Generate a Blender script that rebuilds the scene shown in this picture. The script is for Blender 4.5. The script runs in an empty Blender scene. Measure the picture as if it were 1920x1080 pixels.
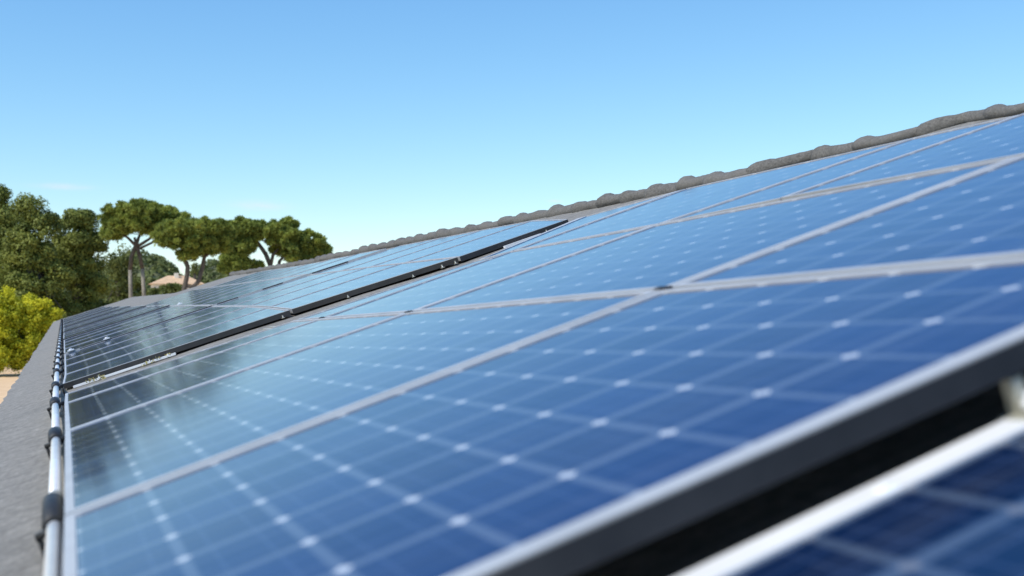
import bpy, bmesh, math, random
import numpy as np
from mathutils import Vector, Matrix

R = math.radians
random.seed(7)
rng = np.random.default_rng(11)
scn = bpy.context.scene
COL = scn.collection

# ------------------------------------------------------------------ camera
F, HY = 2150.0, 576.0                  # focal length and horizon height in photo pixels (1920 x 1080)
PITCH = math.atan((HY - 540) / F)
CZ = 5.0                               # eye height above the ground


def _ray(x, y, yaw):
    X, Y_, Z_ = (x - 960) / F, (540 - y) / F, 1.0
    Yh = Z_ * math.cos(PITCH) - Y_ * math.sin(PITCH)
    Zh = Z_ * math.sin(PITCH) + Y_ * math.cos(PITCH)
    c, s = math.cos(yaw), math.sin(yaw)
    return np.array([X * c + Yh * s, -X * s + Yh * c, Zh])


_v = _ray(118, 576, 0)
YAW = -math.atan2(_v[0], _v[1])


def W(x, y):
    return _ray(x, y, YAW)


cam_d = bpy.data.cameras.new('camera')
cam = bpy.data.objects.new('camera', cam_d)
COL.objects.link(cam)
cam.location = (0, 0, CZ)
cam.rotation_euler = (math.pi / 2 + PITCH, 0, -YAW)
cam_d.sensor_width = 36
cam_d.lens = F / 1920 * 36
cam_d.clip_start = 0.05
cam_d.clip_end = 6000
cam_d.dof.use_dof = True
cam_d.dof.focus_distance = 9.0
cam_d.dof.aperture_fstop = 2.8
scn.camera = cam

# ------------------------------------------------------------------ sky and sun
SUN_EL, SUN_AZ = 48.0, 252.0           # azimuth clockwise from +Y: 270 is straight from the left
wd = bpy.data.worlds.new('World')
scn.world = wd
wd.use_nodes = True
nt = wd.node_tree
nt.nodes.clear()
sky = nt.nodes.new('ShaderNodeTexSky')
sky.sky_type = 'NISHITA'
sky.sun_disc = False
sky.sun_elevation = R(SUN_EL)
sky.sun_rotation = R(SUN_AZ)
sky.altitude = 200
sky.air_density = 1.0
sky.dust_density = 0.2
sky.ozone_density = 2.5
hsv = nt.nodes.new('ShaderNodeHueSaturation')
hsv.inputs['Saturation'].default_value = 1.0
hsv.inputs['Value'].default_value = 1.24
bg = nt.nodes.new('ShaderNodeBackground')
bg.inputs['Strength'].default_value = 0.13
out = nt.nodes.new('ShaderNodeOutputWorld')
tint = nt.nodes.new('ShaderNodeMix')
tint.data_type = 'RGBA'
tint.blend_type = 'MULTIPLY'
tint.inputs[0].default_value = 1.0
tint.inputs[7].default_value = (0.85, 1.005, 1.13, 1)
nt.links.new(sky.outputs[0], tint.inputs[6])
nt.links.new(tint.outputs[2], hsv.inputs['Color'])


def wm(op, a, b=None):
    o = nt.nodes.new('ShaderNodeMath')
    o.operation = op
    for k_, x_ in enumerate((a, b)):
        if x_ is None:
            continue
        if isinstance(x_, (int, float)):
            o.inputs[k_].default_value = x_
        else:
            nt.links.new(x_, o.inputs[k_])
    return o.outputs[0]


# the air's tint: each colour channel gets its own slope between horizon and zenith
sepc = nt.nodes.new('ShaderNodeSeparateColor')
nt.links.new(hsv.outputs[0], sepc.inputs[0])
SKY = 0.13
chan = []
for k_, (gam, mul) in enumerate(((1.20, 1.16), (0.95, 1.01), (0.62, 0.985))):
    chan.append(wm('MULTIPLY', wm('POWER', wm('MULTIPLY', sepc.outputs[k_], SKY), gam), mul / SKY))
comb = nt.nodes.new('ShaderNodeCombineColor')
for k_ in range(3):
    nt.links.new(chan[k_], comb.inputs[k_])
# three faint wisps of cloud low in the sky
gen = nt.nodes.new('ShaderNodeTexCoord').outputs['Generated']
sx = nt.nodes.new('ShaderNodeSeparateXYZ')
nt.links.new(gen, sx.inputs[0])
yy = wm('MAXIMUM', sx.outputs[1], 0.05)
az, ev = wm('DIVIDE', sx.outputs[0], yy), wm('DIVIDE', sx.outputs[2], yy)
nz = nt.nodes.new('ShaderNodeTexNoise')
nz.inputs['Scale'].default_value = 70
nz.inputs['Detail'].default_value = 5
mp = nt.nodes.new('ShaderNodeMapping')
mp.inputs['Scale'].default_value = (1, 1, 4)
nt.links.new(gen, mp.inputs['Vector'])
nt.links.new(mp.outputs[0], nz.inputs['Vector'])
cl = None
for (px_, py_, w_, h_) in ((118, 350, 42, 5), (485, 386, 45, 8), (1042, 377, 16, 2.5)):
    r_ = W(px_, py_)
    a_ = wm('DIVIDE', wm('SUBTRACT', az, float(r_[0] / r_[1])), w_ / F)
    e_ = wm('DIVIDE', wm('SUBTRACT', ev, float(r_[2] / r_[1])), h_ / F)
    g_ = wm('POWER', 2.718, wm('MULTIPLY', wm('ADD', wm('MULTIPLY', a_, a_), wm('MULTIPLY', e_, e_)), -1.0))
    cl = g_ if cl is None else wm('ADD', cl, g_)
cl = wm('MULTIPLY', cl, wm('MULTIPLY', nz.outputs[0], 0.75))
cmix = nt.nodes.new('ShaderNodeMix')
cmix.data_type = 'RGBA'
nt.links.new(cl, cmix.inputs[0])
nt.links.new(comb.outputs[0], cmix.inputs[6])
cmix.inputs[7].default_value = (0.86 / SKY, 0.88 / SKY, 0.92 / SKY, 1)
nt.links.new(cmix.outputs[2], bg.inputs['Color'])
nt.links.new(bg.outputs[0], out.inputs[0])

sl = bpy.data.lights.new('sun', 'SUN')
sl.energy = 4.4
sl.angle = R(0.5)
sl.color = (1.0, 0.95, 0.87)
so = bpy.data.objects.new('sun', sl)
COL.objects.link(so)
so.location = (-20, -10, 40)
_d = Vector((math.sin(R(SUN_AZ)) * math.cos(R(SUN_EL)), math.cos(R(SUN_AZ)) * math.cos(R(SUN_EL)), math.sin(R(SUN_EL))))
so.rotation_euler = _d.to_track_quat('Z', 'Y').to_euler()

scn.view_settings.view_transform = 'Standard'
scn.view_settings.look = 'None'
scn.view_settings.exposure = 0.0
scn.view_settings.gamma = 1.0
scn.render.engine = 'CYCLES'
scn.cycles.max_bounces = 8
scn.cycles.transparent_max_bounces = 12
scn.cycles.use_denoising = True


# ------------------------------------------------------------------ materials
def mat(name):
    m = bpy.data.materials.new(name)
    m.use_nodes = True
    n = m.node_tree
    b = n.nodes['Principled BSDF']
    return m, n, b


def nd(n, t, **kw):
    o = n.nodes.new(t)
    for k, v in kw.items():
        setattr(o, k, v)
    return o


def mth(n, op, a, b=None, c=None):
    o = nd(n, 'ShaderNodeMath', operation=op)
    for i, x in enumerate((a, b, c)):
        if x is None:
            continue
        if isinstance(x, (int, float)):
            o.inputs[i].default_value = x
        else:
            n.links.new(x, o.inputs[i])
    return o.outputs[0]


def mixc(n, fac, a, b):
    o = nd(n, 'ShaderNodeMix', data_type='RGBA')
    if isinstance(fac, (int, float)):
        o.inputs[0].default_value = fac
    else:
        n.links.new(fac, o.inputs[0])
    for i, x in ((6, a), (7, b)):
        if isinstance(x, tuple):
            o.inputs[i].default_value = (*x, 1)
        else:
            n.links.new(x, o.inputs[i])
    return o.outputs[2]


def ramp(n, fac, stops):
    o = nd(n, 'ShaderNodeValToRGB')
    e = o.color_ramp.elements
    while len(e) < len(stops):
        e.new(0.5)
    for el, (p, c) in zip(e, stops):
        el.position = p
        el.color = (*c, 1) if isinstance(c, tuple) else (c, c, c, 1)
    n.links.new(fac, o.inputs[0])
    return o.outputs[0]


def noise(n, scale, detail=4, rough=0.6, vec=None, w=None):
    o = nd(n, 'ShaderNodeTexNoise')
    o.inputs['Scale'].default_value = scale
    o.inputs['Detail'].default_value = detail
    o.inputs['Roughness'].default_value = rough
    if vec is not None:
        n.links.new(vec, o.inputs['Vector'])
    return o.outputs[0]


def bump(n, b, h, strength, dist=0.01):
    o = nd(n, 'ShaderNodeBump')
    o.inputs['Strength'].default_value = strength
    o.inputs['Distance'].default_value = dist
    n.links.new(h, o.inputs['Height'])
    n.links.new(o.outputs[0], b.inputs['Normal'])


def simple(name, col, rough=0.5, metal=0.0, var=0.0, vscale=20, bmp=0.0, bscale=60, bdist=0.002):
    m, n, b = mat(name)
    tc = nd(n, 'ShaderNodeTexCoord').outputs['Object']
    if var:
        nz = noise(n, vscale, 4, 0.6, tc)
        lo = tuple(max(0, c * (1 - var)) for c in col)
        hi = tuple(c * (1 + var) for c in col)
        n.links.new(ramp(n, nz, [(0.3, lo), (0.7, hi)]), b.inputs['Base Color'])
    else:
        b.inputs['Base Color'].default_value = (*col, 1)
    b.inputs['Roughness'].default_value = rough
    b.inputs['Metallic'].default_value = metal
    if bmp:
        bump(n, b, noise(n, bscale, 4, 0.6, tc), bmp, bdist)
    return m


def cell_material(name, white, ca, cb, cg):
    m, n, b = mat(name)
    uv = nd(n, 'ShaderNodeUVMap', uv_map='cells').outputs[0]
    sp = nd(n, 'ShaderNodeSeparateXYZ')
    n.links.new(uv, sp.inputs[0])
    u, v = sp.outputs[0], sp.outputs[1]
    a = mth(n, 'ABSOLUTE', mth(n, 'SUBTRACT', mth(n, 'FRACT', u), 0.5))
    c = mth(n, 'ABSOLUTE', mth(n, 'SUBTRACT', mth(n, 'FRACT', v), 0.5))
    mx = mth(n, 'MAXIMUM', a, mth(n, 'ADD', c, 0.012))
    gap = mth(n, 'SMOOTH_MIN', mth(n, 'MULTIPLY', mth(n, 'SUBTRACT', mx, 0.430), 40.0), 1.0, 0.01)
    gap = mth(n, 'MAXIMUM', gap, 0.0)
    dia = mth(n, 'MULTIPLY', mth(n, 'SUBTRACT', mth(n, 'ADD', a, c), 0.897), 40.0)
    dia = mth(n, 'MINIMUM', mth(n, 'MAXIMUM', dia, 0.0), 1.0)
    # two fine busbars in each cell, running up the slope
    bb = mth(n, 'ABSOLUTE', mth(n, 'SUBTRACT', c, 0.2))
    bb = mth(n, 'LESS_THAN', bb, 0.016)
    b2 = mth(n, 'LESS_THAN', mth(n, 'ABSOLUTE', mth(n, 'SUBTRACT', a, 0.22)), 0.012)
    bb = mth(n, 'MAXIMUM', bb, b2)
    # every cell has its own tint
    wn = nd(n, 'ShaderNodeTexWhiteNoise', noise_dimensions='3D')
    fl = nd(n, 'ShaderNodeVectorMath', operation='FLOOR')
    n.links.new(uv, fl.inputs[0])
    oi = nd(n, 'ShaderNodeObjectInfo')
    ad = nd(n, 'ShaderNodeVectorMath', operation='ADD')
    n.links.new(fl.outputs[0], ad.inputs[0])
    n.links.new(oi.outputs['Random'], ad.inputs[1])
    n.links.new(ad.outputs[0], wn.inputs[0])
    tcn = nd(n, 'ShaderNodeTexCoord').outputs['Object']
    mott = noise(n, 9.0, 4, 0.6, tcn)
    t = mth(n, 'ADD', mth(n, 'MULTIPLY', wn.outputs[0], 0.45), mth(n, 'MULTIPLY', mott, 0.55))
    col = mixc(n, t, ca, cb)
    col = mixc(n, mth(n, 'MULTIPLY', bb, 0.22), col, (0.10, 0.16, 0.32))
    col = mixc(n, gap, col, cg)
    col = mixc(n, dia, col, white)
    # dried dust: a thin film with drips down the slope
    mpg = nd(n, 'ShaderNodeMapping')
    mpg.inputs['Scale'].default_value = (0.12, 1.0, 1.0)
    n.links.new(uv, mpg.inputs['Vector'])
    drip = noise(n, 2.2, 6, 0.7, mpg.outputs[0])
    film = ramp(n, drip, [(0.45, 0.0), (0.8, 0.10)])
    col = mixc(n, film, col, (0.30, 0.32, 0.34))
    n.links.new(col, b.inputs['Base Color'])
    b.inputs['Roughness'].default_value = 0.07
    b.inputs['IOR'].default_value = 1.5
    # dust film and slight unevenness of the rolled glass
    dn = noise(n, 3.0, 5, 0.65, tcn)
    n.links.new(ramp(n, dn, [(0.3, 0.085), (0.75, 0.125)]), b.inputs['Roughness'])
    bump(n, b, noise(n, 1.6, 2, 0.5, tcn), 0.03, 0.02)
    return m


def roof_material():
    m, n, b = mat('grey_roof_granules')
    uv = nd(n, 'ShaderNodeUVMap', uv_map='slope').outputs[0]
    sp = nd(n, 'ShaderNodeSeparateXYZ')
    n.links.new(uv, sp.inputs[0])
    tc = nd(n, 'ShaderNodeTexCoord').outputs['Object']
    fine = noise(n, 30, 10, 0.85, tc)
    mid = noise(n, 7, 5, 0.65, tc)
    big = noise(n, 0.8, 3, 0.6, tc)
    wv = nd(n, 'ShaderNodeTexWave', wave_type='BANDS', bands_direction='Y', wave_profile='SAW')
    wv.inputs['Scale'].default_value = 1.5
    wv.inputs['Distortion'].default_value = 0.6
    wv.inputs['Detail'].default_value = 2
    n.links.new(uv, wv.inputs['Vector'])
    c = ramp(n, fine, [(0.34, (0.065, 0.061, 0.056)), (0.5, (0.215, 0.203, 0.185)), (0.66, (0.43, 0.41, 0.37))])
    c2 = mixc(n, mth(n, 'MULTIPLY', mid, 0.4), c, (0.15, 0.145, 0.137))
    c3 = mixc(n, mth(n, 'MULTIPLY', big, 0.3), c2, (0.25, 0.24, 0.215))
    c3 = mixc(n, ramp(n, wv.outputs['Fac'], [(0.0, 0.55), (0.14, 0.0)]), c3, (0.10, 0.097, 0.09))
    st = ramp(n, noise(n, 2.3, 6, 0.7, tc), [(0.52, 0.0), (0.72, 0.55)])
    c3 = mixc(n, st, c3, (0.115, 0.112, 0.10))
    n.links.new(c3, b.inputs['Base Color'])
    b.inputs['Roughness'].default_value = 0.9
    h = mth(n, 'ADD', mth(n, 'MULTIPLY', wv.outputs['Fac'], 0.55), mth(n, 'ADD', mth(n, 'MULTIPLY', fine, 0.35), mth(n, 'MULTIPLY', mid, 0.4)))
    bump(n, b, h, 0.9, 0.016)
    return m


def ground_material():
    m, n, b = mat('sandy_ground')
    tc = nd(n, 'ShaderNodeTexCoord').outputs['Object']
    nz = noise(n, 0.035, 6, 0.62, tc)
    fine = noise(n, 0.9, 6, 0.7, tc)
    sand = ramp(n, fine, [(0.25, (0.60, 0.38, 0.20)), (0.75, (0.78, 0.54, 0.31))])
    grass = ramp(n, fine, [(0.25, (0.05, 0.07, 0.02)), (0.75, (0.16, 0.17, 0.06))])
    msk = ramp(n, nz, [(0.54, 0.0), (0.62, 1.0)])
    n.links.new(mixc(n, msk, sand, grass), b.inputs['Base Color'])
    b.inputs['Roughness'].default_value = 0.95
    bump(n, b, fine, 0.4, 0.1)
    return m


def leaf_material(name, dark, light, scale=0.5, trans=0.35):
    m, n, b = mat(name)
    tc = nd(n, 'ShaderNodeTexCoord').outputs['Object']
    at = nd(n, 'ShaderNodeAttribute', attribute_name='leaf_tint').outputs['Fac']
    nz = noise(n, scale, 3, 0.6, tc)
    t = mth(n, 'ADD', mth(n, 'MULTIPLY', nz, 0.6), mth(n, 'MULTIPLY', at, 0.45))
    col = ramp(n, t, [(0.25, dark), (0.75, light)])
    n.links.new(col, b.inputs['Base Color'])
    b.inputs['Roughness'].default_value = 0.6
    b.inputs['Specular IOR Level'].default_value = 0.25
    tr = nd(n, 'ShaderNodeBsdfTranslucent')
    n.links.new(col, tr.inputs[0])
    mx = nd(n, 'ShaderNodeMixShader')
    mx.inputs[0].default_value = trans
    n.links.new(b.outputs[0], mx.inputs[1])
    n.links.new(tr.outputs[0], mx.inputs[2])
    o = [x for x in n.nodes if x.type == 'OUTPUT_MATERIAL'][0]
    n.links.new(mx.outputs[0], o.inputs[0])
    return m


M = {}
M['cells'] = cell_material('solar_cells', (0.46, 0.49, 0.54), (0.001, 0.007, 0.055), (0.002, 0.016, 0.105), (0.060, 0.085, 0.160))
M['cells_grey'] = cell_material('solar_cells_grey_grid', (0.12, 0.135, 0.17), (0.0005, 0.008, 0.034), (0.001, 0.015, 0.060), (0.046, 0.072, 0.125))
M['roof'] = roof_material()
M['ridge'] = simple('grey_ridge_concrete', (0.112, 0.106, 0.098), 0.92, 0, 0.45, 70, 0.8, 110, 0.003)
_m = M['ridge'].node_tree
_b = _m.nodes['Principled BSDF']
_src = _b.inputs['Base Color'].links[0].from_socket
_oi = nd(_m, 'ShaderNodeObjectInfo')
_moss = ramp(_m, noise(_m, 14, 5, 0.7, nd(_m, 'ShaderNodeTexCoord').outputs['Object']), [(0.50, 0.0), (0.68, 0.55)])
_c = mixc(_m, _moss, _src, (0.060, 0.058, 0.048))
_c = mixc(_m, mth(_m, 'MULTIPLY', _oi.outputs['Random'], 0.55), _c, (0.15, 0.142, 0.13))
_m.links.new(_c, _b.inputs['Base Color'])
M['alu'] = simple('aluminium_frame', (0.50, 0.50, 0.495), 0.45, 0.3, 0.10, 6)
M['alu_bright'] = simple('bright_aluminium', (0.86, 0.87, 0.88), 0.35, 0.15, 0.05, 8)
M['black'] = simple('black_anodised', (0.030, 0.030, 0.032), 0.38, 0.0, 0.25, 12)
M['backsheet'] = simple('dark_backsheet', (0.02, 0.02, 0.022), 0.8)
M['rubber'] = simple('black_rubber', (0.016, 0.017, 0.019), 0.55, 0, 0.3, 40)
M['pipe'] = simple('silver_pipe', (0.86, 0.86, 0.86), 0.30, 0.35, 0.06, 12)
M['collar'] = simple('dull_grey_collar', (0.36, 0.36, 0.33), 0.6, 0.2, 0.2, 40)
M['bracket'] = simple('galvanised_bracket', (0.42, 0.41, 0.34), 0.5, 0.2, 0.25, 60)
M['wall'] = simple('pale_render', (0.62, 0.58, 0.50), 0.9, 0, 0.1, 2)
M['fascia'] = simple('grey_fascia', (0.22, 0.21, 0.20), 0.8, 0, 0.2, 3)
M['ground'] = ground_material()
M['bark'] = simple('pine_bark', (0.21, 0.19, 0.16), 0.95, 0, 0.45, 3, 0.8, 6, 0.05)
M['bark_dark'] = simple('dark_bark', (0.095, 0.08, 0.067), 0.95, 0, 0.4, 3, 0.8, 6, 0.05)
M['leaf_dark'] = leaf_material('broadleaf_foliage', (0.078, 0.108, 0.022), (0.27, 0.30, 0.066), 0.35, 0.3)
M['leaf_mid'] = leaf_material('shrub_foliage', (0.07, 0.095, 0.022), (0.19, 0.21, 0.055), 0.4, 0.3)
M['leaf_pine'] = leaf_material('pine_foliage', (0.105, 0.145, 0.030), (0.35, 0.40, 0.085), 0.4, 0.28)
M['leaf_yellow'] = leaf_material('yellow_foliage', (0.28, 0.31, 0.02), (0.74, 0.70, 0.04), 0.5, 0.35)
M['leaf_hill'] = leaf_material('hill_foliage', (0.075, 0.10, 0.030), (0.17, 0.19, 0.06), 0.05, 0.2)
M['hill'] = simple('hill_soil', (0.13, 0.14, 0.06), 0.95, 0, 0.35, 0.05)
M['tile'] = simple('terracotta_tiles', (0.60, 0.40, 0.24), 0.85, 0, 0.2, 1.5)
M['villa_wall'] = simple('cream_wall', (0.72, 0.66, 0.56), 0.9, 0, 0.06, 1)
M['pane'] = simple('dark_pane', (0.03, 0.04, 0.05), 0.1)
M['litter'] = simple('dry_leaf_litter', (0.34, 0.30, 0.13), 0.9, 0, 0.5, 30)


# ------------------------------------------------------------------ object helpers
def tag(o, label=None, cat=None, group=None, kind=None):
    if label:
        o['label'] = label
    if cat:
        o['category'] = cat
    if group:
        o['group'] = group
    if kind:
        o['kind'] = kind
    return o


def empty(name, loc, label=None, cat=None, group=None):
    o = bpy.data.objects.new(name, None)
    o.empty_display_size = 0.1
    COL.objects.link(o)
    o.location = loc
    return tag(o, label, cat, group)


def mesh_obj(name, verts, faces, material, parent=None, smooth=False, org=(0, 0, 0)):
    """verts are world points; org is the world origin the mesh is stored about"""
    org = np.array(org, float)
    me = bpy.data.meshes.new(name)
    me.from_pydata([tuple(np.array(v, float) - org) for v in verts], [], [tuple(f) for f in faces])
    me.materials.append(material)
    if smooth:
        me.polygons.foreach_set('use_smooth', [True] * len(me.polygons))
    me.update()
    o = bpy.data.objects.new(name, me)
    COL.objects.link(o)
    if parent is not None:
        o.parent = parent
    else:
        o.location = org
    return o


class MB:
    """collects shapes in world space, builds ONE mesh object"""

    def __init__(s):
        s.v, s.f = [], []

    def add(s, v, f):
        k = len(s.v)
        s.v += [np.array(x, float) for x in v]
        s.f += [tuple(i + k for i in q) for q in f]
        return s

    def hexa(s, low, high):
        """two quads, low and high, in the same order"""
        n = len(low)
        f = [tuple(range(n - 1, -1, -1)), tuple(range(n, 2 * n))]
        f += [(i, (i + 1) % n, n + (i + 1) % n, n + i) for i in range(n)]
        return s.add(list(low) + list(high), f)

    def tube(s, pts, rad, n=10, cap=True):
        pts = [np.array(p, float) for p in pts]
        rings = []
        ref = None
        for i, p in enumerate(pts):
            t = pts[min(i + 1, len(pts) - 1)] - pts[max(i - 1, 0)]
            t /= np.linalg.norm(t)
            if ref is None:
                ref = np.array([1.0, 0, 0]) if abs(t[0]) < 0.8 else np.array([0, 0, 1.0])
            x = np.cross(t, ref)
            x /= np.linalg.norm(x)
            y = np.cross(t, x)
            ref = np.cross(x, t)
            r = rad[i] if hasattr(rad, '__len__') else rad
            rings.append([p + r * (math.cos(2 * math.pi * k / n) * x + math.sin(2 * math.pi * k / n) * y) for k in range(n)])
        v = [q for r in rings for q in r]
        f = []
        for i in range(len(rings) - 1):
            for k in range(n):
                a, b = i * n + k, i * n + (k + 1) % n
                f.append((a, b, b + n, a + n))
        if cap:
            f.append(tuple(range(n - 1, -1, -1)))
            f.append(tuple(range((len(rings) - 1) * n, len(rings) * n)))
        return s.add(v, f)

    def build(s, name, material, parent=None, smooth=False, org=(0, 0, 0)):
        return mesh_obj(name, s.v, s.f, material, parent, smooth, org)


CAM = np.array([0, 0, CZ])
TH = R(18.5)
D2 = np.array([math.cos(TH), 0, math.sin(TH)])      # up the slope
NR = np.array([-math.sin(TH), 0, math.cos(TH)])     # roof normal
AY = np.array([0, 1.0, 0])                          # along the eave


class Plane:
    """a plane through the roof's slope direction, h below the eye, tilted by al along the eave"""

    def __init__(s, h, al=0.0):
        s.h = h
        s.d1 = math.cos(al) * AY + math.sin(al) * NR
        s.n = math.cos(al) * NR - math.sin(al) * AY

    def pt(s, u, v, z=0.0):
        return CAM + u * D2 + v * s.d1 + (z - s.h) * s.n

    def px(s, x, y):
        r = W(x, y)
        P = r * (-s.h / (r @ s.n))
        return np.array([P @ D2, P @ s.d1])


HR = 0.52
ROOF = Plane(HR)
P1 = Plane(0.35, R(-1.0))
P2 = Plane(0.447, R(-0.15))
P3 = Plane(0.462, R(-0.03))
P0 = Plane(0.442, R(-0.75))
BASE_PX = [(1920, 213), (1820, 228), (1680, 267), (1530, 296), (1400, 331), (1225, 366), (1060, 400), (860, 438), (690, 471), (560, 498), (430, 517)]


def ridge_foot(plane, v, du=0.0):
    q = sorted([tuple(plane.px(*p)[::-1]) for p in BASE_PX])
    return float(np.interp(v, [a[0] for a in q], [a[1] for a in q])) - du



def at(x, y, depth):
    """world point on the ray of a photo pixel at a distance along the eave"""
    r = W(x, y)
    return CAM + r * (depth / r[1])


# ------------------------------------------------------------------ ground and hills
def grid_sheet(name, xs, ys, zf, material):
    v = [(x, y, zf(x, y)) for y in ys for x in xs]
    nx = len(xs)
    f = [(j * nx + i, j * nx + i + 1, (j + 1) * nx + i + 1, (j + 1) * nx + i) for j in range(len(ys) - 1) for i in range(nx - 1)]
    return mesh_obj(name, v, f, material, smooth=True)


gx = np.concatenate([np.linspace(-3000, -200, 8), np.linspace(-150, 150, 31), np.linspace(200, 3000, 8)])
gy = np.concatenate([np.linspace(-400, -40, 4), np.linspace(-20, 260, 29), np.linspace(320, 3500, 8)])
g = grid_sheet('ground', gx, gy, lambda x, y: 0.12 * math.sin(x * 0.11) * math.cos(y * 0.07), M['ground'])
tag(g, 'flat sandy ground with patches of grass around the house', kind='structure')


def hill_h(x, y):
    h = 0
    for (px, top, wid, Y, dep) in HILLS:
        c = at(px, 576, Y)
        s = Y / F
        h = max(h, (CZ + (576 - top) * s) * math.exp(-((x - c[0]) / (wid * s)) ** 2 - ((y - Y) / dep) ** 2))
    return h


HILLS = [(262, 484, 95, 420, 60), (405, 498, 75, 460, 60), (60, 470, 150, 520, 70), (560, 500, 160, 520, 70)]
hx = np.linspace(-130, 150, 90)
hy = np.linspace(260, 640, 70)
h = grid_sheet('hills', hx, hy, lambda x, y: hill_h(x, y) - 0.4, M['hill'])
tag(h, 'low green hills beyond the pines', kind='structure')


# ------------------------------------------------------------------ foliage
def leaves(name, P, Nn, size, material, parent=None, aspect=0.55, tint=None, org=(0, 0, 0), needle=False):
    """one mesh of many small leaf faces (bent quads as two triangles sharing an edge)"""
    n = len(P)
    size = np.broadcast_to(np.asarray(size, float), (n,))
    rnd = rng.normal(size=(n, 3))
    t = np.cross(Nn, rnd)
    t /= np.linalg.norm(t, axis=1)[:, None] + 1e-9
    b = np.cross(Nn, t)
    if needle:                      # blades point outward from their tuft
        t, Nn = Nn, t
    L = (size * rng.uniform(0.7, 1.3, n))[:, None]
    w = L * aspect
    v = np.stack([P - t * L * 0.5, P + b * w * 0.5 + Nn * w * 0.15, P + t * L * 0.5, P - b * w * 0.5 + Nn * w * 0.15], 1).reshape(-1, 3) - np.array(org)
    me = bpy.data.meshes.new(name)
    me.vertices.add(4 * n)
    me.vertices.foreach_set('co', v.ravel())
    me.loops.add(4 * n)
    me.loops.foreach_set('vertex_index', np.arange(4 * n))
    me.polygons.add(n)
    me.polygons.foreach_set('loop_start', np.arange(0, 4 * n, 4))
    me.polygons.foreach_set('loop_total', np.full(n, 4))
    at_ = me.attributes.new('leaf_tint', 'FLOAT', 'FACE')
    tt = rng.uniform(0, 1, n) if tint is None else np.clip(tint + rng.uniform(-0.3, 0.3, n), 0, 1)
    at_.data.foreach_set('value', tt.astype(np.float32))
    me.materials.append(material)
    me.update()
    me.validate()
    o = bpy.data.objects.new(name, me)
    COL.objects.link(o)
    if parent is not None:
        o.parent = parent
    else:
        o.location = org
    return o


def unit(n):
    v = rng.normal(size=(n, 3))
    return v / np.linalg.norm(v, axis=1)[:, None]


def ellipses(ells, Y, depth_scale=1.0):
    """photo ellipses (cx, cy, rx, ry) at distance Y -> world ellipsoids"""
    o = []
    for e in ells:
        cx, cy, rx, ry = e[:4]
        yy = Y + (e[4] if len(e) > 4 else 0)
        c = at(cx, cy, yy)
        s = yy / F
        o.append((c, np.array([rx * s, rx * s * depth_scale, ry * s])))
    return o


def crown_points(ells, clump_px, Y, per_clump, nclump_k, flat=0.8, shell=0.6, up=0.25, spread=(0.55, 1.08)):
    s = Y / F
    C, Rr = [], []
    tot = sum(r[0] * r[2] for _, r in ells)
    cr = clump_px * s
    for c, r in ells:
        k = max(4, int(nclump_k * 5.0 * r[0] * r[2] / (cr * cr)))
        d = unit(k)
        rad = rng.uniform(shell ** 2, 1, k) ** 0.5
        pos = c + d * rad[:, None] * np.maximum(r - cr * 0.8, r * 0.25)
        C.append(pos)
        Rr.append(cr * rng.uniform(0.6, 1.35, k))
    C = np.concatenate(C)
    Rr = np.concatenate(Rr)
    P, Nn, T = [], [], []
    for c, r in zip(C, Rr):
        d = unit(per_clump)
        d[:, 2] += up
        d /= np.linalg.norm(d, axis=1)[:, None]
        rr = r * rng.uniform(*spread, per_clump)
        P.append(c + d * rr[:, None] * np.array([1, 1, flat]))
        nn = d + rng.normal(size=(per_clump, 3)) * 0.45
        Nn.append(nn / np.linalg.norm(nn, axis=1)[:, None])
        T.append(np.full(per_clump, rng.uniform(0.1, 0.9)))
    return np.concatenate(P), np.concatenate(Nn), np.concatenate(T), C


def trunk_mesh(paths, name, material, parent):
    mb = MB()
    for pts, rad in paths:
        # resample with a little wobble
        mb.tube(pts, rad, 8)
    return mb.build(name, material, parent, True)


def make_tree(name, label, cat, Y, ells, trunks, leafmat, barkmat, clump_px, per_clump, k, leaf, group=None, **kw):
    base = at(trunks[0][0][0][0], 576, Y)
    root = empty(name, (base[0], base[1], 0), label, cat, group)
    kw_pale = kw.pop('pale', 0)
    E = ellipses(ells, Y, kw.pop('depth', 0.9))
    asp = kw.pop('aspect', 0.6)
    ndl = kw.pop('needle', False)
    P, Nn, T, C = crown_points(E, clump_px, Y, per_clump, k, **kw)
    org = (base[0], base[1], 0)
    leaves('crown', P - np.array(org), Nn, leaf, leafmat, root, asp, T, needle=ndl)
    s = Y / F
    paths = []
    for pp, rr in trunks:
        pts = [at(p[0], p[1], Y + (p[2] if len(p) > 2 else 0)) - np.array(org) for p in pp]
        paths.append((pts, [r * s for r in rr]))
    # a few limbs reaching towards clumps of the crown
    fork = at(*trunks[kw_pale][0][-1][:2], Y) - np.array(org)
    idx = rng.choice(len(C), min(9, len(C)), replace=False)
    for i in idx:
        q = C[i] - np.array(org)
        mid = fork * 0.5 + q * 0.5 + np.array([0, 0, -0.06 * np.linalg.norm(q - fork)])
        r0 = trunks[kw_pale][1][-1] * s * 0.55
        paths.append(([fork, mid, q], [r0 * .6, r0 * 0.35, r0 * 0.1]))
    npale = kw_pale
    if npale:
        trunk_mesh(paths[:npale], 'trunk', M['bark'], root)
        trunk_mesh(paths[npale:], 'limb', barkmat, root)  # upper trunks too: their shade is put into the darker bark colour
    else:
        trunk_mesh(paths, 'trunk', barkmat, root)
    return root


GB = 576 + 0.0


def gy_px(Y):
    return 576 + CZ * F / Y                          # pixel row of the ground at distance Y


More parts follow.
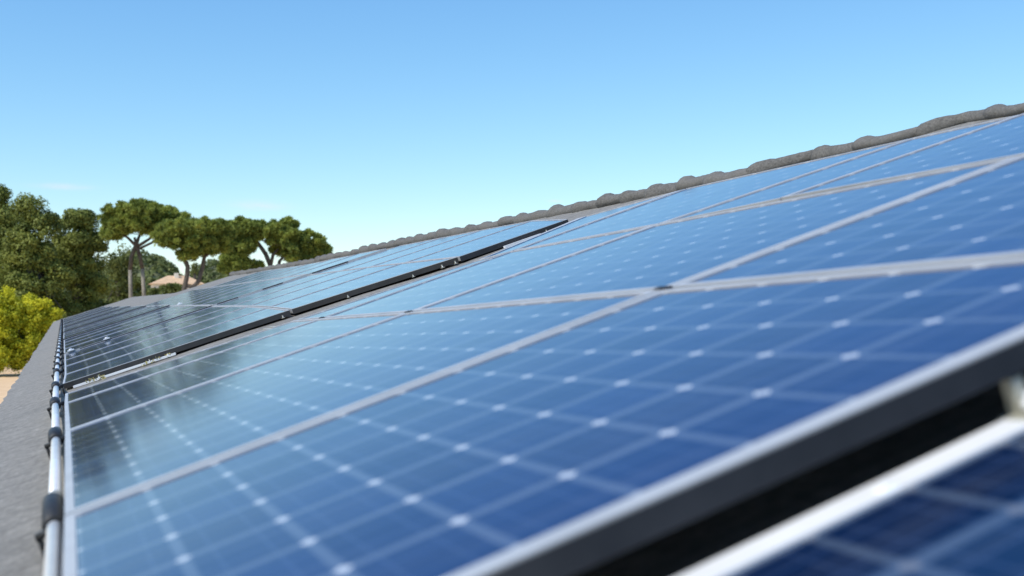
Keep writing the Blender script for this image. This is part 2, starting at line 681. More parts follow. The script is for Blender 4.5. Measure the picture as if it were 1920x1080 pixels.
# broadleaved trees at the left edge
BL = dict(flat=0.85, shell=0.5, up=0.3, depth=0.7)
make_tree('broadleaf_tree', 'tallest dark green broadleaf tree, cut by the left edge of the photo', 'tree', 118,
          [(-20, 392, 52, 50), (-60, 450, 80, 90), (10, 440, 48, 60), (12, 500, 60, 70), (-20, 560, 90, 60), (0, 365, 18, 20)],
          [([(-20, gy_px(118)), (-22, 560), (-15, 480)], [11, 9, 6])],
          M['leaf_dark'], M['bark_dark'], 19, 240, 0.5, 0.27, 'dark broadleaf trees', **BL)
make_tree('broadleaf_tree', 'dark green broadleaf tree with a rounded top behind the yellow tree', 'tree', 112,
          [(50, 392, 34, 32), (62, 430, 42, 44), (50, 470, 56, 50), (80, 520, 62, 50), (30, 540, 60, 50), (95, 590, 80, 45), (96, 420, 22, 26)],
          [([(62, gy_px(112)), (60, 560), (55, 480)], [10, 8, 6])],
          M['leaf_dark'], M['bark_dark'], 17, 240, 0.5, 0.26, 'dark broadleaf trees', **BL)
make_tree('broadleaf_tree', 'dark broadleaf tree touching the left side of the tall umbrella pine', 'tree', 116,
          [(150, 405, 22, 24), (128, 415, 30, 26), (165, 415, 26, 26), (140, 450, 56, 40), (165, 490, 44, 50), (125, 500, 56, 55), (160, 545, 52, 50), (175, 590, 60, 40), (185, 445, 20, 30)],
          [([(150, gy_px(116)), (148, 560), (150, 480)], [10, 8, 6])],
          M['leaf_dark'], M['bark_dark'], 15, 240, 0.5, 0.26, 'dark broadleaf trees', **BL)
make_tree('undergrowth_tree', 'lower bushy tree filling the space left of the pale twin trunks', 'tree', 135,
          [(222, 500, 34, 40), (215, 550, 45, 45), (240, 570, 40, 30), (200, 590, 40, 25)],
          [([(222, gy_px(135)), (222, 580), (222, 520)], [7, 6, 4])],
          M['leaf_mid'], M['bark_dark'], 13, 80, 0.7, 0.27)

# umbrella pines
make_tree('umbrella_pine', 'tall umbrella pine with two pale straight trunks and a wide flat crown', 'tree', 108,
          [(262, 401, 74, 24), (222, 417, 36, 24), (312, 407, 46, 22), (268, 424, 66, 20), (213, 438, 28, 14), (326, 425, 32, 16), (300, 436, 24, 10)],
          [([(246, gy_px(108)), (245, 555), (244, 505)], [4.0, 3.5, 3.2]),
           ([(271, gy_px(108)), (270, 555), (267, 503)], [4.0, 3.5, 3.2]),
           ([(244, 506), (246, 482), (255, 460), (262, 440)], [3.4, 3.5, 3.6, 2.0]),
           ([(267, 504), (262, 480), (257, 462), (252, 445)], [3.3, 3.4, 3.2, 2.0]),
           ([(256, 462), (240, 446), (222, 434)], [3, 2.2, 1.2]), ([(258, 462), (280, 448), (305, 430)], [3, 2.2, 1.2]),
           ([(262, 466), (285, 455), (300, 440)], [2.4, 2.0, 1.0])],
          M['leaf_pine'], M['bark_dark'], 6.5, 150, 0.62, 0.42, 'umbrella pines', needle=True, aspect=0.26, flat=0.9, shell=0.45, up=0.6, pale=2)
make_tree('umbrella_pine', 'umbrella pine with two dark leaning trunks forming a V above the roof', 'tree', 104,
          [(362, 430, 68, 25), (322, 435, 40, 23), (402, 438, 44, 28), (365, 455, 62, 28), (310, 455, 22, 10), (355, 478, 30, 14), (410, 465, 24, 16)],
          [([(346, gy_px(104)), (345, 545), (351, 515), (352, 500), (345, 484), (342, 470)], [5, 4.5, 4.2, 4, 3.8, 2.4]),
           ([(352, 536), (362, 538), (372, 528), (380, 500), (383, 482), (396, 472), (410, 462)], [3.4, 3.8, 4, 3.8, 3.4, 2.4, 1.2]),
           ([(383, 482), (376, 468), (370, 455)], [3, 2.4, 1.4])],
          M['leaf_pine'], M['bark_dark'], 6.5, 150, 0.62, 0.40, 'umbrella pines', needle=True, aspect=0.26, flat=0.9, shell=0.45, up=0.6)
make_tree('umbrella_pine', 'broad low pine furthest right, its crown meeting the ridge tiles', 'tree', 122,
          [(470, 432, 38, 24), (525, 440, 48, 26), (575, 455, 40, 24), (600, 470, 26, 22), (455, 460, 30, 26), (545, 465, 45, 22),
           (440, 490, 28, 26), (470, 500, 26, 16), (440, 430, 26, 22), (450, 418, 18, 12), (425, 465, 16, 22), (540, 420, 24, 12), (565, 485, 40, 14), (425, 505, 18, 14), (608, 482, 18, 14)],
          [([(512, gy_px(122)), (508, 500), (498, 476), (484, 456), (478, 446)], [6, 4.6, 4, 3.4, 2]),
           ([(508, 495), (512, 478), (525, 462)], [3.4, 3, 1.6]), ([(522, 505), (524, 490), (536, 476)], [3.4, 3, 1.6])],
          M['leaf_pine'], M['bark_dark'], 6.5, 150, 0.62, 0.44, 'umbrella pines', needle=True, aspect=0.28, flat=0.9, shell=0.5, up=0.5)

# the yellow-green tree beside the eave
make_tree('yellow_tree', 'bright yellow green leafy tree beside the far end of the eave', 'tree', 92,
          [(20, 590, 48, 40), (-30, 610, 60, 60), (65, 590, 34, 32), (98, 600, 22, 22), (40, 635, 50, 45), (-10, 660, 55, 30), (15, 562, 12, 20), (55, 568, 10, 20), (75, 625, 26, 36), (85, 582, 10, 16), (106, 590, 10, 9), (-8, 556, 12, 16), (40, 668, 52, 24), (-20, 680, 60, 20)],
          [([(28, gy_px(92)), (28, 670), (30, 620)], [6, 5, 4])],
          M['leaf_yellow'], M['bark_dark'], 8.0, 200, 0.40, 0.17, spread=(0.25, 1.45), flat=1.1, shell=0.55, up=0.35)

# shrubs in front of the far villa
for (px, py, rx, ry, Y, lab) in [(322, 543, 24, 14, 150, 'dark rounded shrub in front of the far villa, between the pine trunks'),
                                 (297, 552, 26, 14, 150, 'low green shrub right of the pale twin trunks'),
                                 (425, 528, 22, 14, 155, 'shrub under the broad low pine beside the roof edge'),
                                 (258, 540, 16, 22, 158, 'dark shrub standing behind the pale twin trunks'),
                                 (365, 500, 8, 9, 260, 'tiny dark tree on the skyline between the leaning trunks')]:
    make_tree('shrub' if Y < 200 else 'distant_tree', lab, 'shrub' if Y < 200 else 'tree', Y, [(px, py, rx, ry), (px - rx * 0.3, py + ry, rx, ry)],
              [([(px, gy_px(Y)), (px, py + ry), (px, py)], [3, 2.5, 1.5])], M['leaf_mid'], M['bark_dark'], 6.5, 60, 0.9, 0.30)

# woods on the hillside: nobody could count them
Pw, Nw, Tw = [], [], []
for _ in range(2600):
    x = rng.uniform(-110, 120)
    y = rng.uniform(330, 520)
    z = hill_h(x, y)
    if z < 1.2:
        continue
    r = rng.uniform(1.6, 3.4)
    d = unit(46)
    d[:, 2] = np.abs(d[:, 2])
    Pw.append(np.array([x, y, z]) + d * r * np.array([1, 1, 0.9]))
    nn = d + rng.normal(size=(46, 3)) * 0.4
    Nw.append(nn / np.linalg.norm(nn, axis=1)[:, None])
    Tw.append(np.full(46, rng.uniform(0, 1)))
o = leaves('woods', np.concatenate(Pw), np.concatenate(Nw), 1.1, M['leaf_hill'], None, 0.8, np.concatenate(Tw))
tag(o, 'green woods covering the low hills behind the pines', 'woods', kind='stuff')


# far villa
def villa():
    Y = 240.0
    a, b_ = at(283, 531, Y), at(384, 531, Y)
    s = Y / F
    x0, x1 = a[0], b_[0]
    ze, zr = a[2], a[2] + 15 * s
    dep = 9.0
    root = empty('villa', ((x0 + x1) / 2, Y, 0), 'cream villa with a pale orange hipped roof far behind the pines', 'house')
    o = np.array(root.location)

    def L(p):
        return np.array(p, float) - o
    w = MB()
    lo = [(x0 + .6, Y, 0), (x1 - .6, Y, 0), (x1 - .6, Y + dep, 0), (x0 + .6, Y + dep, 0)]
    hi = [(p[0], p[1], ze) for p in lo]
    w.hexa([L(p) for p in lo], [L(p) for p in hi]).build('wall', M['villa_wall'], root)
    rf = MB()
    e = [(x0, Y - .6, ze - .1), (x1, Y - .6, ze - .1), (x1, Y + dep + .6, ze - .1), (x0, Y + dep + .6, ze - .1)]
    rg = [(x0 + 3.6, Y + dep / 2, zr), (x1 - 3.0, Y + dep / 2, zr)]
    v = [L(p) for p in e + rg]
    rf.add(v, [(0, 1, 5, 4), (1, 2, 5), (2, 3, 4, 5), (3, 0, 4), (3, 2, 1, 0)])
    r = rf.build('roof', M['tile'], root)
    c = MB()
    cx = x0 + 4.8
    c.hexa([L((cx, Y + 3, ze + .4)), L((cx + .8, Y + 3, ze + .4)), L((cx + .8, Y + 3.8, ze + .4)), L((cx, Y + 3.8, ze + .4))],
           [L((cx, Y + 3, zr + .5)), L((cx + .8, Y + 3, zr + .5)), L((cx + .8, Y + 3.8, zr + .5)), L((cx, Y + 3.8, zr + .5))])
    c.build('chimney', M['villa_wall'], r)
    for k in range(4):
        wx = x0 + 1.6 + k * (x1 - x0 - 3.2) / 3.4
        q = MB()
        z0, z1 = ze - 2.1, ze - .7
        q.hexa([L((wx, Y - .06, z0)), L((wx + 1.0, Y - .06, z0)), L((wx + 1.0, Y - .06, z1)), L((wx, Y - .06, z1))][::-1],
               [L((wx, Y + .02, z0)), L((wx + 1.0, Y + .02, z0)), L((wx + 1.0, Y + .02, z1)), L((wx, Y + .02, z1))][::-1])
        q.build('window', M['pane'], root)


villa()

# ------------------------------------------------------------------ the house under the panels
EAVE_U = -0.60
_rq = sorted([tuple(ROOF.px(*p)[::-1]) for p in BASE_PX])
RIDGE = [(_rq[0][1] + 0.05, -6.0)] + [(u_, v_) for v_, u_ in _rq[:-1]] + [(_rq[-1][1], 31.0)]
house = empty('house', (2.0, 20.0, 0), 'grey roofed house carrying the solar panels, filling the lower photo', 'house')
HO = np.array(house.location)


def ridge_u(v):
    return float(np.interp(v, [p[1] for p in RIDGE], [p[0] for p in RIDGE]))


# roof slope as a strip mesh with uv = (u, v); the far wing ends later than the upper part
vs = np.concatenate([np.linspace(-6, 31, 149), np.linspace(31.6, 58, 45)])
verts, faces, uvs = [], [], []


def top_u(v):
    if v <= 31.0:
        return ridge_u(v) - 0.02
    return float(np.interp(v, [31.0, 31.6, 40, 58], [4.23, 2.72, 2.85, 3.1]))


NU = 24
for v in vs:
    tu = top_u(v)
    vv = v + (0 if v < 55 else 0)
    for i in range(NU + 1):
        t = i / NU
        u = EAVE_U + (tu - EAVE_U) * t
        jag = 0.012 * math.sin(v * 9.1) + 0.008 * math.sin(v * 23.7) if i == 0 else 0
        z = 0.004 * math.sin(v * 3.1 + u) + 0.003 * math.sin(u * 7 + v)
        verts.append(ROOF.pt(u + jag, vv, z) - HO)
        uvs.append((u, v))
for j in range(len(vs) - 1):
    for i in range(NU):
        a = j * (NU + 1) + i
        faces.append((a, a + 1, a + NU + 2, a + NU + 1))
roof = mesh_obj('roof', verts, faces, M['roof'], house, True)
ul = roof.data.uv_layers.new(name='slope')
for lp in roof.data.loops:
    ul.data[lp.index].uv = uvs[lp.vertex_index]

# the slope behind the ridge, walls and the fascia under the eave
mb = MB()
for a, b in zip(RIDGE[:-1], RIDGE[1:]):
    p, q = ROOF.pt(*a, -0.01), ROOF.pt(*b, -0.01)
    dn = np.array([5.5, 0, -1.9])
    mb.add([p - HO, q - HO, q + dn - HO, p + dn - HO], [(0, 3, 2, 1)])
mb.build('back_slope', M['ridge'], house)
e0, e1 = ROOF.pt(EAVE_U + .03, -6), ROOF.pt(EAVE_U + .03, 57.9)
mb = MB()
mb.hexa([e0 - HO + (-.0, 0, -.19), e1 - HO + (-.0, 0, -.19), e1 - HO + (.03, 0, -.19), e0 - HO + (.03, 0, -.19)],
        [e0 - HO + (0, 0, -.012), e1 - HO + (0, 0, -.012), e1 - HO + (.03, 0, -.012), e0 - HO + (.03, 0, -.012)])
mb.build('fascia', M['fascia'], house)
w0 = EAVE_U + 0.35


def wall_block(x0, x1, y0, y1, z0, z1):
    lo = [(x0, y0, 0), (x1, y0, 0), (x1, y1, 0), (x0, y1, 0)]
    hi = [(x0, y0, z0), (x1, y0, z1), (x1, y1, z1), (x0, y1, z0)]
    m = MB()
    m.hexa([np.array(p) - HO for p in lo], [np.array(p) - HO for p in hi])
    return m


xa, xb = ROOF.pt(w0, 0)[0], ROOF.pt(2.6, 0)[0]
za, zb = ROOF.pt(w0, 0)[2] - .06, ROOF.pt(2.6, 0)[2] - .06
wall_block(xa, xb, -5.7, 57.5, za, zb).build('wall', M['wall'], house)
xc = ROOF.pt(4.15, 0)[0]
zc = ROOF.pt(4.15, 0)[2] - .06
wall_block(xb + .003, xc, -5.7, 30.7, zb, zc).build('wall', M['wall'], house)
wall_block(xc + .003, xc + 4.2, -5.7, 30.7, zc - 0.1, zc - 1.5).build('wall', M['wall'], house)

# rounded ridge tiles, each overlapping the next, bedded unevenly
TL = 0.44
v = 3.6
tiles = []
while v < 30.8:
    tiles.append((v, TL * random.uniform(0.82, 1.2)))
    v += tiles[-1][1]
tiles = tiles[:70]
for k, (v, ln) in enumerate(tiles):
    n, seg = 16, 14
    vv, ff = [], []
    r0 = float(np.interp(v, [5.0, 7.5, 30], [0.043, 0.058, 0.056])) * random.uniform(0.92, 1.12)
    dz = random.uniform(-0.008, 0.010)
    du = random.uniform(-0.012, 0.012)
    sd = random.uniform(0, 20)
    for j in range(seg + 1):
        t = j / seg
        y = v - 0.035 + (ln + 0.05) * t
        # wider lip at the end nearest the eye, tapering away
        r = r0 * (0.84 + 0.10 * t + 0.30 * (1.0 if t > 0.80 else max(0.0, t - 0.70) / 0.10))
        if j == seg:
            r *= 0.88
        uc = ridge_u(y)
        for i in range(n):
            a = math.pi * 2 * i / n
            wob = random.uniform(0.955, 1.045) + 0.05 * math.sin(3 * a + sd) + 0.05 * math.sin(9 * t + sd * 2 + a)
            vv.append(ROOF.pt(uc + du + r * wob * math.cos(a) * 1.15, y, 0.012 + dz + r * wob * math.sin(a) * 0.95) - HO)
    for j in range(seg):
        for i in range(n):
            a, b = j * n + i, j * n + (i + 1) % n
            ff.append((a, b, b + n, a + n))
    ff.append(tuple(range(n - 1, -1, -1)))
    ff.append(tuple(range(seg * n, (seg + 1) * n)))
    o = mesh_obj('ridge_tile', vv, ff, M['ridge'], roof, True)


# ------------------------------------------------------------------ solar panels
def quad_pt(q, s, t):
    return (1 - s) * (1 - t) * q[0] + s * (1 - t) * q[1] + s * t * q[2] + (1 - s) * t * q[3]


def panel(plane, corners, nu, nv, label, group, fu=0.020, fv=0.030, thick=0.045, skirt=False, frame='alu', gu=0.008, gv=0.006, cat='solar panel', lift=0.0, margin=0.0, cells='cells'):
    """corners (u,v): low-near, high-near, high-far, low-far.  u runs up the slope, v away along the eave"""
    c = [np.array(p, float) for p in corners]
    W_ = np.linalg.norm(c[1] - c[0])
    Hh = np.linalg.norm(c[3] - c[0])

    def inset(du, dv):
        a, b = du / W_, dv / Hh
        return [quad_pt(c, a, b), quad_pt(c, 1 - a, b), quad_pt(c, 1 - a, 1 - b), quad_pt(c, a, 1 - b)]
    outer = inset(gu, gv)
    inner = inset(gu + fu, gv + fv)
    org = plane.pt(*quad_pt(c, 0.5, 0.5), lift - thick)
    root = empty('solar_panel', org, label, cat, group)
    jit = random.uniform(-0.0015, 0.0015)

    def P(q, z):
        return plane.pt(q[0], q[1], z + lift + jit) - org
    # frame: a ring, top proud of the glass, with sides
    fr = MB()
    zt, zb = 0.0, -thick
    ou = [P(q, zt) for q in outer]
    ob = [P(q, zb) for q in outer]
    iu = [P(q, zt) for q in inner]
    ib = [P(q, -0.006) for q in inner]
    V = ou + iu + ob + ib
    f = []
    for i in range(4):
        j = (i + 1) % 4
        f += [(i, j, 4 + j, 4 + i), (j, i, 8 + i, 8 + j), (4 + i, 4 + j, 12 + j, 12 + i)]
    fr.add(V, f)
    fo = fr.build('frame', M[frame], root)
    # back
    bk = MB()
    bk.add([P(q, -0.012) for q in inner], [(3, 2, 1, 0)])
    bk.build('backsheet', M['backsheet'], root)
    # glass over the cells, uv counted in cells
    NS = 6
    vv, uvv, ff = [], [], []
    for jj in range(NS + 1):
        for ii in range(NS + 1):
            s, t = ii / NS, jj / NS
            vv.append(P(quad_pt(inner, s, t), -0.0035))
            uvv.append((-margin + s * (nu + 2 * margin), -margin + t * (nv + 2 * margin)))
    for jj in range(NS):
        for ii in range(NS):
            a = jj * (NS + 1) + ii
            ff.append((a, a + 1, a + NS + 2, a + NS + 1))
    g = mesh_obj('cell_glass', vv, ff, M[cells], root)
    l = g.data.uv_layers.new(name='cells')
    for lp in g.data.loops:
        l.data[lp.index].uv = uvv[lp.vertex_index]
    if skirt:
        sk = MB()
        d = np.array([0, -0.0035])
        d2 = np.array([0, -0.0005])
        z0, z1 = -0.003, -thick - 0.006
        for s0, s1 in ([(0, 1)] if skirt is True else skirt):
            A_, B_ = outer[0] + (outer[1] - outer[0]) * s0, outer[0] + (outer[1] - outer[0]) * s1
            sk.hexa([P(A_ + d, z0), P(B_ + d, z0), P(B_ + d, z1), P(A_ + d, z1)][::-1], [P(A_ + d2, z0), P(B_ + d2, z0), P(B_ + d2, z1), P(A_ + d2, z1)][::-1])
        sk.build('black_edge', M['black'], root)
    return root


def X(*p):
    return P1.px(*p)


G1 = 'solar panels of the nearest array'


def lin(p, q, u):
    return p + (q - p) * ((u - p[0]) / (q[0] - p[0]))


_a, _b = X(900, 1080), X(1920, 632)
_l2, _l3, _l4 = X(113, 969), X(118, 810), X(118, 757)
_c, _d = X(250, 692), X(434, 634)
_e = X(866, 493)
_v5 = (_c[1] + _d[1]) / 2
A = dict(
    l1=[lin(_a, _b, _l2[0]), lin(_a, _b, 1.40), lin(_a, _b, 2.55)],
    l2=[_l2, X(1245, 541), X(1922, 289)],
    l3=[_l3, X(768, 584), X(1232, 420)],
    l4=[_l4, X(604, 596), X(960, 470)],
    l5=[np.array([_l4[0], X(119, 739)[1]]), np.array([X(560, 600)[0], _v5 - 0.50]), np.array([_e[0], _e[1] * 0.96])])


def quad(a, b, i):
    return [A[a][i], A[a][i + 1], A[b][i + 1], A[b][i]]


panel(P1, quad('l1', 'l2', 0), 10, 7, 'large blue solar panel in the foreground with wide blurred cell grid and white diamonds', G1, fu=.022, fv=.036, thick=.032, skirt=True)
panel(P1, quad('l1', 'l2', 1), 8, 7, 'solar panel cut by the right edge of the photo, just above the nearest black edge', G1, fu=.022, fv=.036, thick=.032, skirt=True)
panel(P1, quad('l2', 'l3', 0), 10, 10, 'solar panel in the second row from the front, beside the silver pipe', G1, fu=.02, fv=.034)
panel(P1, quad('l2', 'l3', 1), 8, 10, 'solar panel in the second row, between the two lengthwise frame lines', G1, fu=.02, fv=.034)
panel(P1, quad('l3', 'l4', 0), 10, 8, 'solar panel in the third row, reflecting trees beside the silver pipe', G1, fu=.018, fv=.030)
panel(P1, quad('l3', 'l4', 1), 8, 8, 'solar panel in the third row, in the middle of the nearest array', G1, fu=.018, fv=.030)
panel(P1, quad('l4', 'l5', 0), 10, 4, 'narrow solar panel next to the strip of bare grey roof', G1, fu=.016, fv=.026)
panel(P1, quad('l4', 'l5', 1), 8, 5, 'solar panel in the last row of the nearest array, against the long black edge', G1, fu=.016, fv=.026)
# top column, narrower panels under the ridge
def topx(x, y):
    return tuple(X(x, y))


_t2 = topx(1920, 212)
tops = {'l1': (_t2[0], 1.0), 'l2': (_t2[0] + .02, 2.38), 'lm': _t2, 'l3': topx(1715, 257), 'l4': topx(1290, 352), 'l5': topx(1080, 410)}
A['lm'] = [None, None, X(1460, 372)]
seq = ['l1', 'l2', 'lm', 'l3', 'l4', 'l5']
nvs = [7, 6, 5, 8, 5]
labs = ['solar panel at the right edge of the photo directly under the ridge',
        'narrow solar panel under the ridge, cut by the right edge, above a slanting frame line',
        'narrow solar panel under the ridge, second from the right edge of the photo',
        'solar panel under the ridge with its lower edge near the middle of the photo',
        'topmost solar panel of the last row, beside the upper end of the long black edge']
for a, b, nv, lb in zip(seq[:-1], seq[1:], nvs, labs):
    q = [A[a][2], np.array(tops[a]), np.array(tops[b]), A[b][2]]
    panel(P1, q, 8, nv, lb, G1, fu=.018, fv=.026, skirt=(a == 'l1'))

# the panel below the nearest black edge, bottom right corner
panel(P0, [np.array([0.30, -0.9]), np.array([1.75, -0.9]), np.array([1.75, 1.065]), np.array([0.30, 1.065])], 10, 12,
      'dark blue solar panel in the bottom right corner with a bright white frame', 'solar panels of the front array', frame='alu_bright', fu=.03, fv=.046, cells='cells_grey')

# second array, behind the long black edge
G2 = 'solar panels of the middle array'
N2 = [P2.px(115, 720), P2.px(545, 580), P2.px(860, 481), P2.px(1066, 410)]
V2 = [None] + [P2.px(118, y_)[1] for y_ in (703, 688, 676.5, 665)]
U2 = [[q_[0] for q_ in N2], [-0.15, N2[1][0] + .06, N2[2][0] + .06, None], [-0.15, N2[1][0] + .10, N2[2][0] + .10, None], [-0.15, N2[1][0] + .12, N2[2][0] + .12, None], [-0.15, N2[1][0] + .13, N2[2][0] + .13, None]]
for r in range(1, 5):
    U2[r][3] = ridge_foot(P2, V2[r], 0.03)


def edge2(u):
    return float(np.interp(u, [q_[0] for q_ in N2], [q_[1] for q_ in N2]))


rowt = ['first row behind the long black edge', 'second row behind the long black edge', 'third row behind the long black edge', 'row before the broken thin black edge']
colt = ['beside the pipe', 'mid slope', 'under the ridge']
for r in range(4):
    for c_ in range(3):
        vy = [N2[k][1] if r == 0 else V2[r] - 0.10 * U2[r][k] / 3 for k in (c_, c_ + 1)]
        vz = [V2[r + 1] - 0.10 * U2[r + 1][k] / 3 for k in (c_, c_ + 1)]
        q = [np.array([U2[r][c_], vy[0]]), np.array([U2[r][c_ + 1], vy[1]]), np.array([U2[r + 1][c_ + 1], vz[1]]), np.array([U2[r + 1][c_], vz[0]])]
        panel(P2, q, [10, 7, 8][c_], 6, 'solar panel of the ' + rowt[r] + ', ' + colt[c_], G2, fu=.012, fv=.016, thick=0.032, skirt=(r == 0), gv=0.008)

# third array, running to the far end of the roof
G3 = 'solar panels of the far array'
U3 = [-0.15, N2[1][0] + .13, N2[2][0] + .13, 3.75]
v = P3.px(120, 662)[1]
V3 = v
r = 0
while v < 52:
    dv = 1.32 + 0.01 * r
    for c_ in range(3):
        if c_ == 1 and v > 25 or c_ == 2 and v > 22:
            continue
        if c_ == 2:
            U3[3] = ridge_foot(P3, v + dv, 0.03)
        q = [np.array([U3[c_], v]), np.array([U3[c_ + 1], v]), np.array([U3[c_ + 1], v + dv]), np.array([U3[c_], v + dv])]
        if r == 0:
            lb = 'solar panel behind the broken thin black edge, ' + colt[c_]
        else:
            lb = 'thin looking solar panel in the crowded rows towards the far end of the roof'
        panel(P3, q, [10, 7, 8][c_], 7, lb, G3, fu=.012, fv=.015, thick=0.034, skirt=[[(.10, 1.0)], [(.04, .26), (.52, .74)], [(.05, .5)]][c_] if r == 0 else (c_ == 0 and r % 4 == 0), gv=0.010,
              lift=0.022 * (1 - (r % 4) / 3) if (c_ == 0 and r >= 4) else 0.0)
    v += dv
    r += 1
ROWS3 = r

# ------------------------------------------------------------------ the pipe along the eave
ZP = 0.06


def UPf(v):
    return float(np.interp(v, [1, 4, 6.5, 12], [-0.166, -0.172, -0.190, -0.200]))


UP = UPf(1)
pipe = empty('eave_pipe', ROOF.pt(UP, 1.0), 'silver pipe with black couplings running beside the panels along the eave', 'pipe')
PO = np.array(pipe.location)
cv = [2.76, 4.55, 6.22, 7.6, 9.3, 10.4, 11.7]
while cv[-1] < 50:
    cv.append(cv[-1] + 1.30)
prev = -1.0
for k, vc in enumerate(cv):
    L_ = 0.34 if k == 0 else 0.27
    a, b = vc - 0.02, vc + L_
    UP = UPf(a)
    MB().tube([ROOF.pt(UPf(prev), prev, ZP) - PO, ROOF.pt(UP, a + .01, ZP) - PO], 0.0165, 16).build('pipe_section', M['pipe'], pipe, True)
    cp = MB()
    cp.tube([ROOF.pt(UP, a + .02, ZP) - PO, ROOF.pt(UP, a + .022, ZP) - PO, ROOF.pt(UP - .004, b - .012, ZP + .003) - PO, ROOF.pt(UP - .004, b, ZP + .003) - PO], [.022, .0265, .0265, .022], 16)
    # saddle foot to the roof and the arm to the panel frame
    for du in (-.040, .030):
        cp.hexa([ROOF.pt(UP + du, a - .012, 0.0) - PO, ROOF.pt(UP + du + .010, a - .012, 0.0) - PO, ROOF.pt(UP + du + .010, a + .02, 0.0) - PO, ROOF.pt(UP + du, a + .02, 0.0) - PO],
                [ROOF.pt(UP + du, a - .012, ZP) - PO, ROOF.pt(UP + du + .010, a - .012, ZP) - PO, ROOF.pt(UP + du + .010, a + .02, ZP) - PO, ROOF.pt(UP + du, a + .02, ZP) - PO])
    cp.hexa([ROOF.pt(UP - .042, a - .013, ZP - .012) - PO, ROOF.pt(UP + .045, a - .013, ZP - .004) - PO, ROOF.pt(UP + .045, a + .014, ZP - .004) - PO, ROOF.pt(UP - .042, a + .014, ZP - .012) - PO],
            [ROOF.pt(UP - .042, a - .013, ZP + .002) - PO, ROOF.pt(UP + .045, a - .013, ZP + .012) - PO, ROOF.pt(UP + .045, a + .014, ZP + .012) - PO, ROOF.pt(UP - .042, a + .014, ZP + .002) - PO])
    cp.build('coupling', M['rubber'], pipe, True)
    MB().tube([ROOF.pt(UP, b - .002, ZP) - PO, ROOF.pt(UP, b + .09, ZP) - PO], 0.0195, 16).build('collar', M['collar'], pipe, True)
    prev = b + .085
MB().tube([ROOF.pt(UPf(prev), prev, ZP) - PO, ROOF.pt(UPf(50), 52.5, ZP) - PO], 0.0165, 16).build('pipe_section', M['pipe'], pipe, True)

# ------------------------------------------------------------------ rails, brackets and clamps
def bar(name, pl, a, b, w, h_, z, material, label, cat, group=None):
    a, b = np.array(a), np.array(b)
    d = (b - a) / np.linalg.norm(b - a)
    p = np.array([-d[1], d[0]]) * w / 2
    org = pl.pt(*a, z)
    m = MB()
    lo = [a - p, b - p, b + p, a + p]
    # C-shaped rail: base, two lips
    m.hexa([pl.pt(*q, z) - org for q in lo], [pl.pt(*q, z + h_ * .35) - org for q in lo])
    for s_ in (-1, 1):
        e = [a + s_ * p * .98, b + s_ * p * .98, b + s_ * p * .45, a + s_ * p * .45]
        m.hexa([pl.pt(*q, z + h_ * .352) - org for q in e], [pl.pt(*q, z + h_) - org for q in e])
    o = m.build(name, material, None)
    o.location = org
    return tag(o, label, cat, group)


# silver bar under the lower part of the long black edge and the pale one near its upper end
bar('silver_bar', P2, (-0.10, edge2(-.1) - .025), (0.56, edge2(.56) - .025), 0.03, 0.014, -0.048, M['alu_bright'], 'silver bar along the lower end of the long black edge', 'bar')
bar('silver_bar', P2, (2.82, edge2(2.82) - .025), (3.12, edge2(3.12) - .025), 0.03, 0.016, -0.048, M['alu_bright'], 'short white bar under the upper end of the long black edge', 'bar')
bar('rail_end', P1, (1.065, 6.40), (1.05, 7.02), 0.05, 0.03, -0.04, M['bracket'], 'bare rail end sticking out over the strip of grey roof', 'rail')


def bracket(pl, u, v, z, sc, label, group='metal brackets on the panel edges'):
    """an L-foot with a bolt and a clamp plate"""
    org = pl.pt(u, v, z)
    root = empty('bracket', org, label, 'bracket', group)

    def box(m, u0, u1, v0, v1, z0, z1):
        q = [(u0, v0), (u1, v0), (u1, v1), (u0, v1)]
        m.hexa([pl.pt(u + a * sc, v + b * sc, z + z0 * sc) - org for a, b in q], [pl.pt(u + a * sc, v + b * sc, z + z1 * sc) - org for a, b in q])
    m = MB()
    box(m, -.035, .035, -.05, .02, 0, .008)
    box(m, -.012, .012, -.004, .02, .009, .065)
    m.build('foot', M['bracket'], root)
    m = MB()
    m.tube([pl.pt(u, v - .018 * sc, z + .009 * sc) - org, pl.pt(u, v - .018 * sc, z + .042 * sc) - org], .007 * sc, 8)
    m.tube([pl.pt(u, v - .018 * sc, z + .018 * sc) - org, pl.pt(u, v - .018 * sc, z + .028 * sc) - org], .014 * sc, 6)
    m.build('bolt', M['alu_bright'], root)


for (u, v, z, sc, lb) in [
        (0.065, edge2(0.065) - .006, -.040, 0.34, 'bracket at the lower end of the long black edge beside the pipe'),
        (0.392, edge2(0.392) - .006, -.040, 0.27, 'bracket half hidden under the silver bar'),
        (0.512, edge2(0.512) - .006, -.040, 0.27, 'bracket at the right end of the silver bar'),
        (1.286, edge2(1.286) - .006, -.040, 0.30, 'bracket on the long black edge above the bare rail end'),
        (1.722, edge2(1.722) - .006, -.040, 0.27, 'bracket under the middle of the long black edge'),
        (2.158, edge2(2.158) - .006, -.040, 0.27, 'bracket under the long black edge, just left of its joint'),
        (2.354, edge2(2.354) - .006, -.040, 0.34, 'pale bracket at the joint of the long black edge'),
        (2.442, edge2(2.442) - .006, -.040, 0.30, 'small bracket just right of the joint of the long black edge'),
        (3.183, edge2(3.183) - .006, -.040, 0.27, 'bracket at the upper tip of the long black edge')]:
    bracket(P2, u, v, z, sc, lb)
bracket(P1, 0.968, 1.055, -.092, 0.75, 'blurred cream bracket under the nearest black edge at the right of the photo')


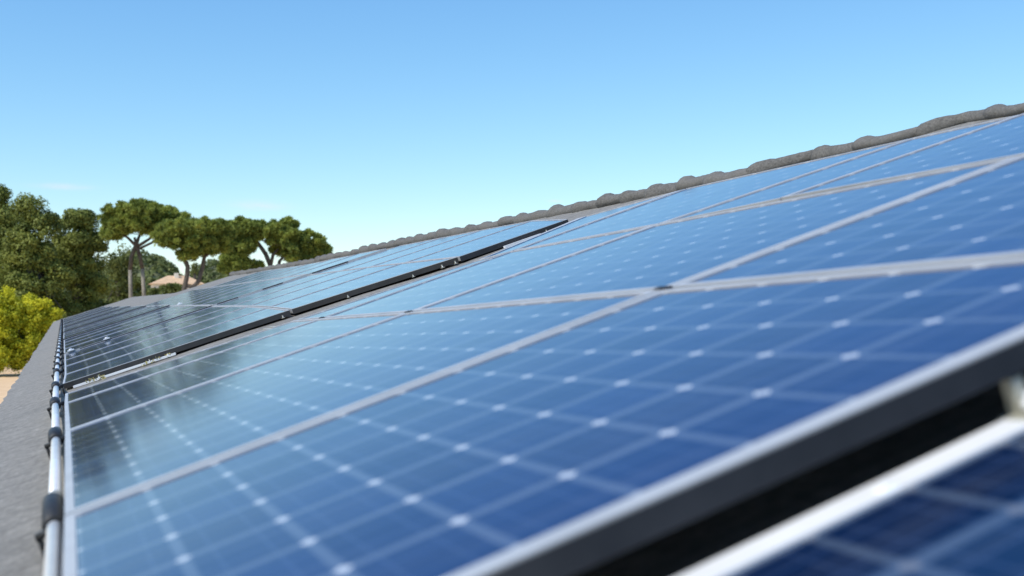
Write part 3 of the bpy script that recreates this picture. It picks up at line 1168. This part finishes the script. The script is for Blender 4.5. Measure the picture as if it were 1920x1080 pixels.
def clamp(pl, u, v, sc, label, group='clamps on top of the panel frames'):
    org = pl.pt(u, v, 0)
    m = MB()

    def box(u0, u1, v0, v1, z0, z1):
        q = [(u0, v0), (u1, v0), (u1, v1), (u0, v1)]
        m.hexa([pl.pt(u + a * sc, v + b * sc, z0 * sc) - org for a, b in q], [pl.pt(u + a * sc, v + b * sc, z1 * sc) - org for a, b in q])
    box(-.022, .022, -.022, .022, .001, .008)
    m.tube([pl.pt(u, v, .0085 * sc) - org, pl.pt(u, v, .016 * sc) - org], .010 * sc, 8)
    o = m.build('clamp', M['alu_bright'], None)
    o.location = org
    tag(o, label, 'clamp', group)


clamp(P3, 0.31, V3 - .02, 1.5, 'white clamp on the broken thin black edge, right of the other one')
clamp(P3, -0.07, V3 - .02, 1.6, 'white clamp on the thin black edge nearest the silver pipe')
clamp(P0, 0.735, 1.03, 0.45, 'white clamp on the bright frame in the bottom right corner')
clamp(P3, *P3.px(337, 571), 1.8, 'small pale clamp in the far array near the patch of bare roof')

# dark fills added as gap shade where four panels of the nearest array meet
for (x, y, lb) in [(1243, 541, 'added dark gap fill where the large foreground panel meets three others'),
                   (766, 585, 'added dark gap fill at the panel corners in the second crossing from the front'),
                   (603, 596, 'small added dark gap fill at the panel corners closest to the bare roof strip')]:
    u, v = P1.px(x, y)
    org = P1.pt(u, v, 0)
    m = MB()
    q = [(-.011, -.034), (.011, -.034), (.011, .034), (-.011, .034)]
    m.hexa([P1.pt(u + a, v + b, -.004) - org for a, b in q], [P1.pt(u + a * .8, v + b * .9, .004) - org for a, b in q])
    o = m.build('dark_gap_fill', M['rubber'], None)
    o.location = org
    tag(o, lb, 'cap', 'added dark gap fills at the panel corners')

# dry leaves caught under the long black edge
P_, N_ = [], []
for (u0, u1, k) in ((-.02, .10, 45), (.33, .52, 30)):
    for _ in range(k):
        u = random.uniform(u0, u1)
        v = edge2(u) - random.uniform(-.02, .14)
        P_.append(ROOF.pt(u, v, 0.004 + random.random() * 0.03))
N_ = unit(len(P_))
o = leaves('dry_leaves', np.array(P_), N_, 0.02, M['litter'], None, 0.6)
tag(o, 'dry yellow leaves caught under the long black edge', 'leaves', kind='stuff')
